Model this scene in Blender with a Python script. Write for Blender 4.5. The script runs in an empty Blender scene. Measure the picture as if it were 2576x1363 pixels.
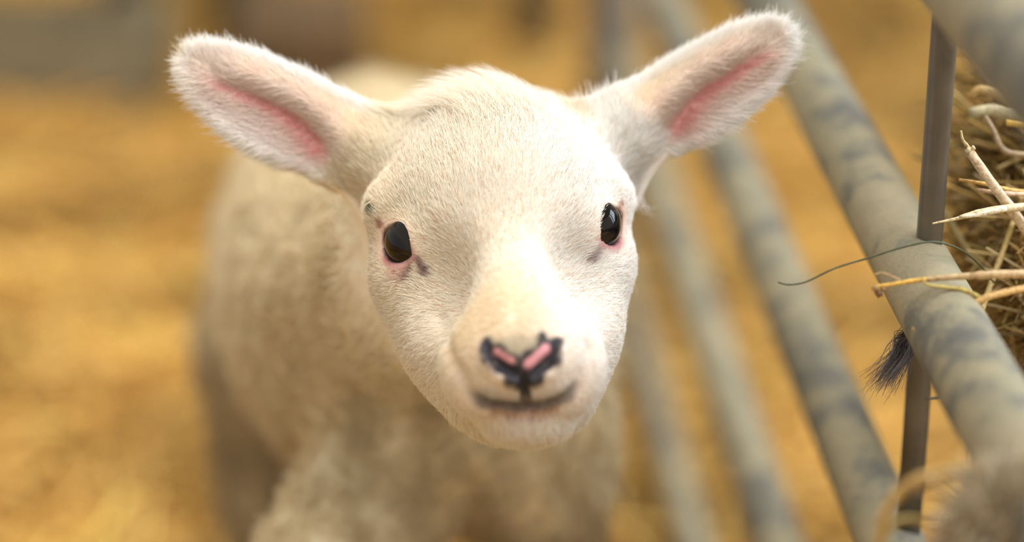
import bpy, bmesh, math, random
import numpy as np
from mathutils import Vector, Matrix

# ------------------------------------------------------------------ camera
C = bpy.context.scene.collection
SC = bpy.context.scene
PITCH = math.radians(23.0)
CAM = np.array([0.0, 0.0, 0.745])
FOC = 0.83                       # distance of the eyes
FPX = 6082.0                     # focal length in pixels of a 2576 px frame (85 mm)
AXR = np.array([1.0, 0, 0])
AXU = np.array([0, math.sin(PITCH), math.cos(PITCH)])
AXF = np.array([0, math.cos(PITCH), -math.sin(PITCH)])
cd = bpy.data.cameras.new('camera')
cd.lens = 85.0; cd.sensor_width = 36.0; cd.clip_start = 0.02; cd.clip_end = 100
cd.dof.use_dof = True; cd.dof.focus_distance = FOC - 0.002; cd.dof.aperture_fstop = 2.7
cam = bpy.data.objects.new('camera', cd); C.objects.link(cam)
cam.location = CAM; cam.rotation_euler = (math.pi/2 - PITCH, 0, 0)
SC.camera = cam

# ------------------------------------------------------------------ light
w = bpy.data.worlds.new('World'); SC.world = w; w.use_nodes = True
bg = w.node_tree.nodes['Background']
bg.inputs[0].default_value = (1.0, 0.93, 0.82, 1); bg.inputs[1].default_value = 0.60
def area(name, loc, target, sx, sy, power, col):
    l = bpy.data.lights.new(name, 'AREA'); l.shape = 'RECTANGLE'; l.size = sx; l.size_y = sy
    l.energy = power; l.color = col
    o = bpy.data.objects.new(name, l); C.objects.link(o); o.location = loc
    o.rotation_euler = (Vector(target)-Vector(loc)).to_track_quat('-Z', 'Y').to_euler()
    return o
area('barn_opening_light', (1.25, -0.15, 2.5), (0.0, 0.85, 0.35), 1.8, 1.5, 28, (0.90, 0.95, 1.0))
area('added_side_light', (1.5, 1.15, 0.95), (0.0, 0.8, 0.42), 0.95, 0.85, 19, (0.68, 0.84, 1.0))  # added cool light for the eye's glint and the right cheek
area('roof_light', (0.3, 1.7, 3.2), (0.1, 1.7, 0.0), 3.0, 2.4, 128, (1.0, 0.95, 0.88))
SC.view_settings.view_transform = 'Standard'; SC.view_settings.look = 'None'
SC.view_settings.gamma = 1; SC.view_settings.use_curve_mapping = False
SC.view_settings.exposure = 0.31
SC.cycles.max_bounces = 10; SC.cycles.diffuse_bounces = 5

# ------------------------------------------------------------------ helpers
rng = np.random.default_rng(7); random.seed(7)
def K(px, py, Z=0.0):
    """a point of the place, in the lamb's own axes (x right, y up, z towards the viewer; z 0 at the eyes)"""
    d = FOC - Z
    return np.array([(px-1288)/FPX*d, -(py-681.5)/FPX*d, Z])
def to_world(P):
    P = np.atleast_2d(P)
    return CAM + P[:, :1]*AXR + P[:, 1:2]*AXU + (FOC-P[:, 2:3])*AXF
def from_world(Wp):
    Wp = np.atleast_2d(Wp) - CAM
    return np.stack([Wp@AXR, Wp@AXU, FOC-Wp@AXF], 1)
def W(px, py, d):
    return to_world(K(px, py, FOC-d))[0]
def px_of(P):
    d = FOC - P[:, 2]
    return np.stack([1288+FPX*P[:, 0]/d, 681.5-FPX*P[:, 1]/d], 1)
def nrm(v):
    v = np.asarray(v, float); return v/(np.linalg.norm(v, axis=-1, keepdims=True)+1e-12)
def tag(o, label=None, cat=None, group=None, kind=None):
    if label: o['label'] = label
    if cat: o['category'] = cat
    if group: o['group'] = group
    if kind: o['kind'] = kind
    return o
def empty(name, loc):
    o = bpy.data.objects.new(name, None); C.objects.link(o); o.location = loc
    o.empty_display_size = 0.05; return o
def link(name, me, mat=None, parent=None, smooth=True):
    o = bpy.data.objects.new(name, me); C.objects.link(o)
    if mat and not me.materials: me.materials.append(mat)
    if smooth: me.shade_smooth()
    if parent:
        o.parent = parent
        o.matrix_parent_inverse = Matrix.Translation(parent.location).inverted()
    return o
def mesh_np(name, V, F):
    me = bpy.data.meshes.new(name)
    V = np.asarray(V, np.float32); F = np.asarray(F, np.int32)
    me.vertices.add(len(V)); me.vertices.foreach_set('co', V.ravel())
    k = F.shape[1]
    me.loops.add(len(F)*k); me.loops.foreach_set('vertex_index', F.ravel())
    me.polygons.add(len(F)); me.polygons.foreach_set('loop_start', np.arange(0, len(F)*k, k, dtype=np.int32))
    me.update(calc_edges=True); me.validate(); return me
def srgb(r, g, b):
    f = lambda c: (c/255/12.92 if c/255 <= 0.04045 else ((c/255+0.055)/1.055)**2.4)
    return (f(r), f(g), f(b), 1.0)
def lin(r, g, b): return np.array(srgb(r, g, b)[:3])

class Mat:
    def __init__(s, name):
        s.m = bpy.data.materials.new(name); s.m.use_nodes = True
        s.nt = s.m.node_tree; s.b = s.nt.nodes['Principled BSDF']
    def n(s, t, **kw):
        x = s.nt.nodes.new(t)
        for k, v in kw.items(): setattr(x, k, v)
        return x
    def l(s, a, b): s.nt.links.new(a, b)
    def noise(s, scale, detail=4, rough=0.6, vec=None):
        x = s.n('ShaderNodeTexNoise'); x.inputs['Scale'].default_value = scale
        x.inputs['Detail'].default_value = detail; x.inputs['Roughness'].default_value = rough
        if vec is None:
            tc = s.n('ShaderNodeTexCoord'); vec = tc.outputs['Object']
        s.l(vec, x.inputs['Vector']); return x.outputs['Fac']
    def ramp(s, fac, stops):
        r = s.n('ShaderNodeValToRGB'); s.l(fac, r.inputs[0])
        while len(r.color_ramp.elements) < len(stops): r.color_ramp.elements.new(0.5)
        for e, (p, c) in zip(r.color_ramp.elements, stops):
            e.position = p; e.color = c if len(c) == 4 else (*c, 1)
        return r.outputs[0]
    def bump(s, fac, strength, dist):
        b = s.n('ShaderNodeBump'); b.inputs['Strength'].default_value = strength
        b.inputs['Distance'].default_value = dist; s.l(fac, b.inputs['Height'])
        s.l(b.outputs[0], s.b.inputs['Normal'])

# smooth vector noise usable anywhere
_np = [(rng.normal(size=3), rng.uniform(0, 6.28)) for _ in range(48)]
def wavy(P, freq, seed=0):
    """cheap smooth noise in about -1..1"""
    o = np.zeros(len(P))
    for i in range(6):
        k, ph = _np[(seed*6+i) % 48]
        o += np.sin(P@(k*freq*(0.7+0.25*i)) + ph + seed)
    return o/3.0

# ------------------------------------------------------------------ shape fields for the lamb
def smin(a, b, k):
    h = np.clip(0.5+0.5*(b-a)/k, 0, 1)
    return b+(a-b)*h - k*h*(1-h)
def smax(a, b, k): return -smin(-a, -b, k)
def ball(P, c, r): return np.linalg.norm(P-c, axis=1)-r
def ell(P, c, r, R=None):
    q = P-c
    if R is not None: q = q@R
    k0 = np.linalg.norm(q/r, axis=1); k1 = np.linalg.norm(q/(np.asarray(r)**2), axis=1)
    return k0*(k0-1)/np.maximum(k1, 1e-9)
def cone(P, a, b, ra, rb):
    ab = b-a; t = np.clip(((P-a)@ab)/(ab@ab), 0, 1)
    return np.linalg.norm(P-(a+t[:, None]*ab), axis=1)-(ra+(rb-ra)*t)
def seg2(Q, pts):
    """distance in 2D to a polyline"""
    d = np.full(len(Q), 1e9)
    for a, b in zip(pts[:-1], pts[1:]):
        ab = b-a; t = np.clip(((Q-a)@ab)/(ab@ab+1e-12), 0, 1)
        d = np.minimum(d, np.linalg.norm(Q-(a+t[:, None]*ab), axis=1))
    return d
def smoothstep(x, a, b):
    t = np.clip((x-a)/(b-a), 0, 1); return t*t*(3-2*t)

def spline(pts, n=8):
    pts = np.asarray(pts, float); P = np.vstack([2*pts[0]-pts[1], pts, 2*pts[-1]-pts[-2]]); out = []
    for i in range(len(pts)-1):
        p0, p1, p2, p3 = P[i:i+4]
        for t in np.linspace(0, 1, n, endpoint=False):
            out.append(0.5*((2*p1)+(-p0+p2)*t+(2*p0-5*p1+4*p2-p3)*t*t+(-p0+3*p1-3*p2+p3)*t**3))
    out.append(pts[-1]); return np.array(out)

class Ear:
    """a cupped leaf: outline and fold lie in the ear's own plane, depth is a height over it"""
    def __init__(s, up, lo, inner, crease, zb, zt):
        base = np.array(crease[-1], float); tip = np.array(up[-1], float)
        dm = FOC-(zb+zt)/2
        f = lambda p: np.stack([(p[:, 0]-1288)/FPX*dm, -(p[:, 1]-681.5)/FPX*dm], 1)
        outer = spline(list(up)+list(lo), 6)
        s.poly = np.vstack([f(outer), f(np.array(inner, float))])
        s.cr = f(spline(crease, 6))
        s.up = f(spline(up, 5)); s.lo = f(spline(lo, 5))
        s.base = f(base[None])[0]; s.tip = f(tip[None])[0]
        s.ax = nrm(s.tip-s.base); s.len = np.linalg.norm(s.tip-s.base)
        s.zb, s.zt, s.dm = zb, zt, dm
        lo_, hi_ = s.poly.min(0)-0.02, s.poly.max(0)+0.02
        s.o = lo_; s.st = 0.0006; s.nx, s.ny = ((hi_-lo_)/s.st).astype(int)+2
        gx, gy = np.meshgrid(np.arange(s.nx), np.arange(s.ny), indexing='ij')
        Q = np.stack([gx.ravel(), gy.ravel()], 1)*s.st+lo_
        d = seg2(Q, np.vstack([s.poly, s.poly[:1]]))
        ins = np.zeros(len(Q), bool)
        pp = s.poly
        for a, b in zip(pp, np.roll(pp, -1, 0)):
            c = ((a[1] > Q[:, 1]) != (b[1] > Q[:, 1]))
            with np.errstate(divide='ignore', invalid='ignore'):
                xi = (b[0]-a[0])*(Q[:, 1]-a[1])/(b[1]-a[1])+a[0]
            ins ^= c & (Q[:, 0] < xi)
        s.s2 = np.where(ins, -d, d).reshape(s.nx, s.ny)
        dc = seg2(Q, s.cr)
        # which side of the fold: nearer the upper or the lower rim
        du, dl = seg2(Q, s.up), seg2(Q, s.lo)
        ccu, ccl = seg2(s.cr, s.up).mean(), seg2(s.cr, s.lo).mean()
        ax3 = np.array([-s.ax[1], s.ax[0]]); 
        if ax3[1] < 0: ax3 = -ax3
        # signed offset from the fold curve extended along the axis
        crx = (s.cr-s.base)@s.ax; cry = (s.cr-s.base)@ax3
        o_ = np.argsort(crx); qu = (Q-s.base)@s.ax; qv = (Q-s.base)@ax3
        s.sgn = (qv-np.interp(qu, crx[o_], cry[o_])).reshape(s.nx, s.ny)
        s.dcr = dc.reshape(s.nx, s.ny)
        s.du = du.reshape(s.nx, s.ny); s.dl = dl.reshape(s.nx, s.ny)
    def samp(s, g, Q):
        x = np.clip((Q[:, 0]-s.o[0])/s.st, 0, s.nx-1.001); y = np.clip((Q[:, 1]-s.o[1])/s.st, 0, s.ny-1.001)
        i = x.astype(int); j = y.astype(int); fx = x-i; fy = y-j
        return (g[i, j]*(1-fx)*(1-fy)+g[i+1, j]*fx*(1-fy)+g[i, j+1]*(1-fx)*fy+g[i+1, j+1]*fx*fy)
    def flat(s, P):                      # perspective-free ear plane coordinates
        return P[:, :2]
    def height(s, Q):
        u = np.clip(((Q-s.base)@s.ax)/s.len, -0.3, 1.2)
        h = s.zb+(s.zt-s.zb)*u
        sg = s.samp(s.sgn, Q); du = s.samp(s.du, Q)
        fade = smoothstep(u, 1.02, 0.6)
        roll = smoothstep(sg, -0.002, 0.009)
        edge = smoothstep(du, 0.016, 0.0)
        h = h + fade*0.0075*roll - 0.010*edge**2*(0.35+0.65*fade)
        h = h + fade*0.007*smoothstep(-sg, 0.002, 0.03)
        h = h - fade*0.0015*np.exp(-(sg/0.003)**2)
        return h
    def sdf(s, P):
        Q = s.flat(P); out = np.full(len(P), 0.05)
        a = s.samp(s.s2, Q); m = a < 0.03
        box = (Q[:, 0] < s.o[0]) | (Q[:, 1] < s.o[1]) | (Q[:, 0] > s.o[0]+s.nx*s.st) | (Q[:, 1] > s.o[1]+s.ny*s.st)
        m &= ~box
        if m.any():
            e = s.height(Q[m]); am = a[m]
            u = np.clip(((Q[m]-s.base)@s.ax)/s.len, 0, 1)
            th = 0.0022+0.004*(1-u)**2
            wv = np.abs(P[m, 2]-e)*0.85-th
            out[m] = smax(am+0.0004, wv, 0.0025)
        out[~m] = np.maximum(np.where(box, 0.05, a)[~m], 0.03)
        return out

ear_l = Ear([(1060, 335), (1010, 317), (940, 286), (850, 236), (740, 180), (640, 140), (550, 120), (495, 123), (472, 146)],
            [(468, 182), (494, 240), (544, 300), (606, 352), (688, 396), (770, 426), (840, 466), (900, 525)],
            [(965, 550), (1060, 420)],
            [(500, 160), (570, 205), (650, 238), (735, 282), (795, 338), (838, 395), (880, 470)], -0.045, -0.022)
ear_r = Ear([(1470, 305), (1500, 284), (1562, 234), (1652, 178), (1748, 122), (1842, 78), (1918, 61), (1966, 70), (1982, 92)],
            [(1976, 134), (1940, 206), (1872, 276), (1790, 334), (1707, 380), (1655, 424), (1626, 476), (1604, 530)],
            [(1540, 560), (1450, 400)],
            [(1930, 120), (1880, 152), (1800, 198), (1745, 238), (1700, 290), (1664, 340), (1630, 400)], -0.045, -0.024)

# eyes: centre, outward axis, opening axes
def eye_axes(c, n, lat, tilt):
    n = nrm(n); up = nrm(np.array([0, 1.0, 0.0])-n*n[1]); a = np.cross(up, n)
    if a[0]*lat < 0: a = -a
    ca, sa = math.cos(tilt), math.sin(tilt)
    return dict(c=c, n=n, a=a*ca+up*sa, b=up*ca-a*sa, r=0.0122)
EL = eye_axes(None, (-0.80, 0.05, 0.59), -1, math.radians(26))
ER = eye_axes(None, (0.95, 0.05, 0.31), 1, math.radians(26))
EYES = [EL, ER]
def almond(P, e, grow=0.0):
    q = P-e['c']; x = q@e['a']; y = q@e['b']; z = q@e['n']
    y = y+0.0012
    hw, hh = 0.0082+grow, 0.0060+grow      # half width / height of the opening
    R = (hw*hw+hh*hh)/(2*hh); c = R-hh
    d = np.maximum(np.hypot(x, y-c)-R, np.hypot(x, y+c)-R)
    return d, z

def head_base(P):
    d = ell(P, K(1255, 485, -.034), np.array([.0405, .0295, .040]))
    d = smin(d, ell(P, K(1262, 560, -.016), np.array([.0365, .029, .024])), .018)
    d = smin(d, ell(P, K(1235, 365, -.030), np.array([.026, .0175, .026])), .014)
    d = smin(d, cone(P, K(1275, 600, -.010), K(1310, 830, .032), .0225, .0185), .020)
    d = smin(d, ell(P, K(1314, 905, .034), np.array([.0235, .0165, .018])), .012)
    d = smin(d, ball(P, K(1232, 945, .034), .0140), .010)
    d = smin(d, ball(P, K(1402, 940, .034), .0140), .010)
    d = smin(d, ell(P, K(1312, 898, .044), np.array([.0150, .0095, .0105])), .010)
    # cheeks and jaw
    d = smin(d, ball(P, K(1150, 745, -.020), .0260), .020)
    d = smin(d, ball(P, K(1396, 745, -.020), .0232), .020)
    d = smin(d, ell(P, K(1190, 880, -.004), np.array([.0220, .021, .024])), .016)
    d = smin(d, ell(P, K(1396, 860, -.002), np.array([.0210, .021, .024])), .016)
    d = smin(d, ball(P, K(1262, 975, .008), .0180), .012)
    d = smin(d, ball(P, K(1362, 970, .010), .0175), .012)
    d = smin(d, ell(P, K(1324, 1056, .030), np.array([.0145, .0085, .0125])), .006)
    # brows and cheekbones
    d = smin(d, ball(P, K(985, 530, -.017), .0085), .010)
    d = smin(d, ball(P, K(1522, 505, -.019), .0085), .010)
    d = smin(d, ball(P, K(1028, 690, -.016), .0108), .012)
    d = smin(d, ball(P, K(1512, 660, -.018), .0090), .012)
    # ear roots
    d = smin(d, cone(P, K(1010, 400, -.045), K(900, 380, -.044), .016, .013), .014)
    d = smin(d, cone(P, K(1470, 380, -.045), K(1570, 330, -.042), .015, .012), .016)
    # slight hollow between eye and nose bridge
    d = smax(d, -ball(P, K(1085, 700, .022), .012), .016)
    d = smax(d, -ball(P, K(1475, 665, .018), .011), .016)
    return d
def hit(px, py):
    """where the line of a picture position meets the head"""
    z = .085
    for _ in range(80):
        f = head_base(K(px, py, z)[None])[0]
        if f < 1e-4: break
        z -= max(f*.6, 1e-4)
    return K(px, py, z)
EL['c'] = hit(1000, 606)-EL['n']*0.0112
ER['c'] = hit(1533, 562)-ER['n']*0.0106
S = lambda *pts: np.array([hit(*p) for p in pts])
MOUTH = S((1175, 990), (1198, 1004), (1228, 1014), (1265, 1019), (1322, 1021), (1372, 1017), (1405, 1007), (1432, 993), (1452, 975))
CLEFT = S((1319, 955), (1321, 990), (1322, 1020))
FOLDS = [S((1105, 790), (1128, 870), (1160, 940), (1195, 995)), S((1482, 870), (1474, 925), (1452, 970))]
NOS_L = S((1224, 868), (1234, 892), (1262, 922), (1292, 940))
NOS_R = S((1398, 862), (1390, 888), (1372, 914), (1342, 938))
def tube(P, pts, rs):
    m = np.full(len(P), 1e3)
    for a, b, r0, r1 in zip(pts[:-1], pts[1:], rs[:-1], rs[1:]): m = np.minimum(m, cone(P, a, b, r0, r1))
    return m
ZO = np.array([0, 0, 1.0])
def head_field(P):
    d = head_base(P)
    # eyes: lid bulge, then the opening
    for e in EYES:
        near = np.linalg.norm(P-e['c'], axis=1) < .035
        Q = P[near]; dd = d[near]
        dd = smin(dd, ball(Q, e['c'], e['r']+.0006), .004)
        am, z = almond(Q, e)
        cut = smax(am, -z, .002)
        dd = smax(dd, -np.maximum(cut, ball(Q, e['c'], .022)), .0016)
        d[near] = dd
    near = (P[:, 2] > -.02) & (P[:, 1] < 0)
    Q = P[near]; dd = d[near]
    for fo in FOLDS: dd = smax(dd, -tube(Q, fo, np.linspace(.0002, .0010, len(fo))), .0055)
    # nose pad flares round the nostrils
    for N in (NOS_L, NOS_R):
        dd = smin(dd, tube(Q, N-ZO*.0012+np.array([0, -.0022, 0]), [.002, .0026, .0026, .0022]), .003)
        dd = smax(dd, -tube(Q, N-ZO*.0002, [.0006, .0012, .0022, .0012]), .0022)
    dd = smax(dd, -tube(Q, MOUTH, [.0004, .0008, .0012, .0014, .0014, .0014, .0012, .0008, .0004]), .0022)
    dd = smax(dd, -tube(Q, CLEFT, [.0010, .0009, .0009]), .0022)
    # lower lip
    d[near] = dd
    return d

def Kw(wx, wy, wz): return from_world(np.array([[wx, wy, wz]]))[0]
def D(px, py, d): return K(px, py, FOC-d)
HIP = D(905, 560, 1.27)
def foot(px, d0, dx=0, dy=0):
    """ground point below a pixel column at a distance"""
    p = to_world(D(px, 1200, d0))[0]; return Kw(p[0]+dx, p[1]+dy, 0.012)
LEGS = []
def body_field(P):
    d = cone(P, K(1170, 640, -.060), D(1010, 700, 1.01), .038, .062)          # neck
    d = smin(d, cone(P, D(1020, 830, 1.05), D(880, 640, 1.24), .070, .062), .03)  # trunk
    d = smin(d, ball(P, D(950, 575, 1.28), .074), .03)                          # rump
    d = smin(d, ell(P, D(800, 720, 1.20), np.array([.038, .072, .06])), .03)  # flank and thigh
    d = smin(d, ell(P, D(780, 640, 1.04), np.array([.022, .040, .03])), .03)
    d = smin(d, ell(P, D(1000, 980, 0.99), np.array([.026, .055, .032])), .02)  # shoulder
    d = smin(d, ell(P, D(1350, 1040, 1.00), np.array([.017, .050, .030])), .02)
    d = smin(d, ball(P, D(1210, 1000, 1.02), .050), .03)
    for j in LEGS:
        for a, b, ra, rb in j: d = smin(d, cone(P, a, b, ra, rb), .012)
    return d
# legs: elbow/knee/foot chains (mostly below the picture)
def chain(pts, rad): return [(pts[i], pts[i+1], rad[i], rad[i+1]) for i in range(len(pts)-1)]
def wp(px, py, d): return W(px, py, d)
fl = wp(985, 1150, 1.0); fr = wp(1380, 1150, 1.02)
hl = wp(740, 900, 1.22); hr = wp(1010, 900, 1.30)
kk = lambda v: from_world(v[None])[0]
LEGS.append(chain([kk(fl), D(850, 1420, .965), kk(np.array([fl[0]-.035, fl[1]-.02, .06])), kk(np.array([fl[0]-.035, fl[1]-.05, .014]))], [.030, .025, .011, .014]))
LEGS.append(chain([kk(fr), kk(np.array([fr[0]-.005, fr[1]-.01, .11])), kk(np.array([fr[0]-.005, fr[1], .045])), kk(np.array([fr[0]-.005, fr[1]-.02, .014]))], [.026, .016, .011, .014]))
LEGS.append(chain([kk(hl), kk(np.array([hl[0]+.005, hl[1]-.02, .15])), kk(np.array([hl[0]+.005, hl[1]+.05, .09])), kk(np.array([hl[0]+.005, hl[1]+.03, .014]))], [.045, .034, .013, .014]))
LEGS.append(chain([kk(hr), kk(np.array([hr[0], hr[1]-.02, .15])), kk(np.array([hr[0], hr[1]+.05, .09])), kk(np.array([hr[0], hr[1]+.03, .014]))], [.040, .032, .013, .014]))

def lamb_field(P):
    P = np.asarray(P, np.float64)
    out = np.full(len(P), 0.0)
    b = body_field(P)
    wool = 0.0028*wavy(P, 70, 1)+0.0015*wavy(P, 190, 2)
    b = b+wool*smoothstep(P[:, 2], -.03, -.09)
    out = b
    near = (P[:, 2] > -.12) & (P[:, 1] > -.10)
    if near.any():
        Q = P[near]
        h = head_field(Q)
        e1 = ear_l.sdf(Q); e2 = ear_r.sdf(Q)
        h = smin(h, e1, .010); h = smin(h, e2, .010)
        out = out.copy(); out[near] = smin(b[near], h, .018)
    return out

def axis(lo, f0, f1, hi, fine, coarse):
    mid = list(np.arange(f0, f1, fine)); a = []; x = f0; s = fine
    while x > lo: s = min(s*1.12, coarse); x -= s; a.append(x)
    b = []; x = mid[-1]; s = fine
    while x < hi: s = min(s*1.12, coarse); x += s; b.append(x)
    return np.array(a[::-1]+mid+b)

def surface_nets(fn, ax, ay, az, block=8):
    nx, ny, nz = len(ax), len(ay), len(az)
    G = np.full((nx, ny, nz), 1.0, np.float32)
    bi = [np.arange(0, n, block) for n in (nx, ny, nz)]
    I, J, Kk = [g.ravel() for g in np.meshgrid(*bi, indexing='ij')]
    def mids(a, i): return (a[i]+a[np.minimum(i+block, len(a)-1)])/2
    def ext(a, i): return (a[np.minimum(i+block, len(a)-1)]-a[i])/2
    cen = np.stack([mids(ax, I), mids(ay, J), mids(az, Kk)], 1)
    rad = np.sqrt(ext(ax, I)**2+ext(ay, J)**2+ext(az, Kk)**2)
    v = fn(cen); act = np.abs(v) < rad*1.7+0.004
    for i, j, k, s in zip(I[~act], J[~act], Kk[~act], v[~act]): G[i:i+block, j:j+block, k:k+block] = s
    offs = np.stack([g.ravel() for g in np.meshgrid(*[np.arange(block)]*3, indexing='ij')], 1)
    ids = np.stack([I[act], J[act], Kk[act]], 1)
    for c in range(0, len(ids), 400):
        q = (ids[c:c+400, None, :]+offs[None]).reshape(-1, 3)
        q = q[(q[:, 0] < nx) & (q[:, 1] < ny) & (q[:, 2] < nz)]
        G[q[:, 0], q[:, 1], q[:, 2]] = fn(np.stack([ax[q[:, 0]], ay[q[:, 1]], az[q[:, 2]]], 1))
    S = G < 0
    cell = np.zeros((nx-1, ny-1, nz-1), np.int8)
    for dx in (0, 1):
        for dy in (0, 1):
            for dz in (0, 1): cell += S[dx:nx-1+dx, dy:ny-1+dy, dz:nz-1+dz]
    ca = np.argwhere((cell > 0) & (cell < 8))
    vid = np.full(cell.shape, -1, np.int32); vid[tuple(ca.T)] = np.arange(len(ca))
    acc = np.zeros((len(ca), 3)); cnt = np.zeros(len(ca))
    cor = [(0, 0, 0), (1, 0, 0), (0, 1, 0), (1, 1, 0), (0, 0, 1), (1, 0, 1), (0, 1, 1), (1, 1, 1)]
    for a in range(8):
        for b in range(a+1, 8):
            ca_, cb_ = np.array(cor[a]), np.array(cor[b])
            if np.abs(ca_-cb_).sum() != 1: continue
            A = ca+ca_; B = ca+cb_
            va = G[tuple(A.T)]; vb = G[tuple(B.T)]; m = (va < 0) != (vb < 0)
            t = (va[m]/(va[m]-vb[m]))[:, None]
            pa = np.stack([ax[A[m, 0]], ay[A[m, 1]], az[A[m, 2]]], 1); pb = np.stack([ax[B[m, 0]], ay[B[m, 1]], az[B[m, 2]]], 1)
            acc[m] += pa+(pb-pa)*t; cnt[m] += 1
    V = acc/cnt[:, None]
    quads = []
    for d in range(3):
        sl0 = [slice(None)]*3; sl1 = [slice(None)]*3
        sl0[d] = slice(0, -1); sl1[d] = slice(1, None)
        s0, s1 = S[tuple(sl0)], S[tuple(sl1)]
        e = np.argwhere(s0 != s1)
        u, v_ = [(1, 2), (2, 0), (0, 1)][d]
        e = e[(e[:, u] > 0) & (e[:, v_] > 0) & (e[:, u] < [nx, ny, nz][u]-1) & (e[:, v_] < [nx, ny, nz][v_]-1)]
        q = []
        for du, dv in ((-1, -1), (0, -1), (0, 0), (-1, 0)):
            f = e.copy(); f[:, u] += du; f[:, v_] += dv; q.append(vid[tuple(f.T)])
        q = np.stack(q, 1); flip = ~s0[tuple(e.T)]
        q[flip] = q[flip][:, ::-1]; quads.append(q)
    F = np.vstack(quads); F = F[(F >= 0).all(1)]
    return V, F

def grad(fn, P, h=2e-4):
    g = np.zeros_like(P)
    for i in range(3):
        e = np.zeros(3); e[i] = h
        g[:, i] = (fn(P+e)-fn(P-e))/(2*h)
    return g

# ------------------------------------------------------------------ the lamb's skin
AXX = axis(-.21, -.125, .108, .16, .0013, .007)
AXY = axis(-.40, -.068, .098, .16, .0012, .007)
AXZ = axis(-.66, -.066, .066, .10, .0012, .007)
LV, LF = surface_nets(lamb_field, AXX, AXY, AXZ)
for _ in range(2):
    g = grad(lamb_field, LV); f = lamb_field(LV)
    step = (f/np.maximum((g**2).sum(1), .3))[:, None]*g
    ln = np.linalg.norm(step, axis=1, keepdims=True); step *= np.minimum(1, .0008/np.maximum(ln, 1e-9))
    LV = LV-step
LN = nrm(grad(lamb_field, LV))
PXL = px_of(LV)

# ------------------------------------------------------------------ natural colouring of coat and skin, plus light and shade painted in
CREAM = np.array([.92, .87, .74]); WHITE = np.array([.94, .93, .91]); PINK = np.array([.73, .37, .35])
ROSY = np.array([.86, .66, .60]); DARK = np.array([.030, .027, .034]); WOOL = np.array([.72, .63, .44])
YEL = np.array([.84, .72, .48]); NPINK = np.array([.80, .36, .40]); MAUVE = np.array([.36, .20, .20])
def seg3(P, pts):
    d = np.full(len(P), 1e9)
    for a, b in zip(pts[:-1], pts[1:]): d = np.minimum(d, cone(P, a, b, 0, 0))
    return d
def mixc(a, b, t): return a+(b-a)*t[:, None]
def ear_coord(P, E):
    Q = P[:, :2]; s2 = E.samp(E.s2, Q); h = E.height(Q)
    u = ((Q-E.base)@E.ax)/E.len
    on = (s2 < .004) & (np.abs(P[:, 2]-h) < .012) & (u > -.02)
    return u, E.samp(E.sgn, Q), s2, on, h
TEAR_L = S((1030, 618), (1044, 640), (1060, 662), (1078, 690))
TEAR_R = S((1512, 602), (1497, 626), (1483, 655))
STAIN_L = S((1030, 655), (1038, 672), (1020, 700))
MUZ = S((1290, 845), (1345, 838))
TIP = hit(1318, 945)
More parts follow.
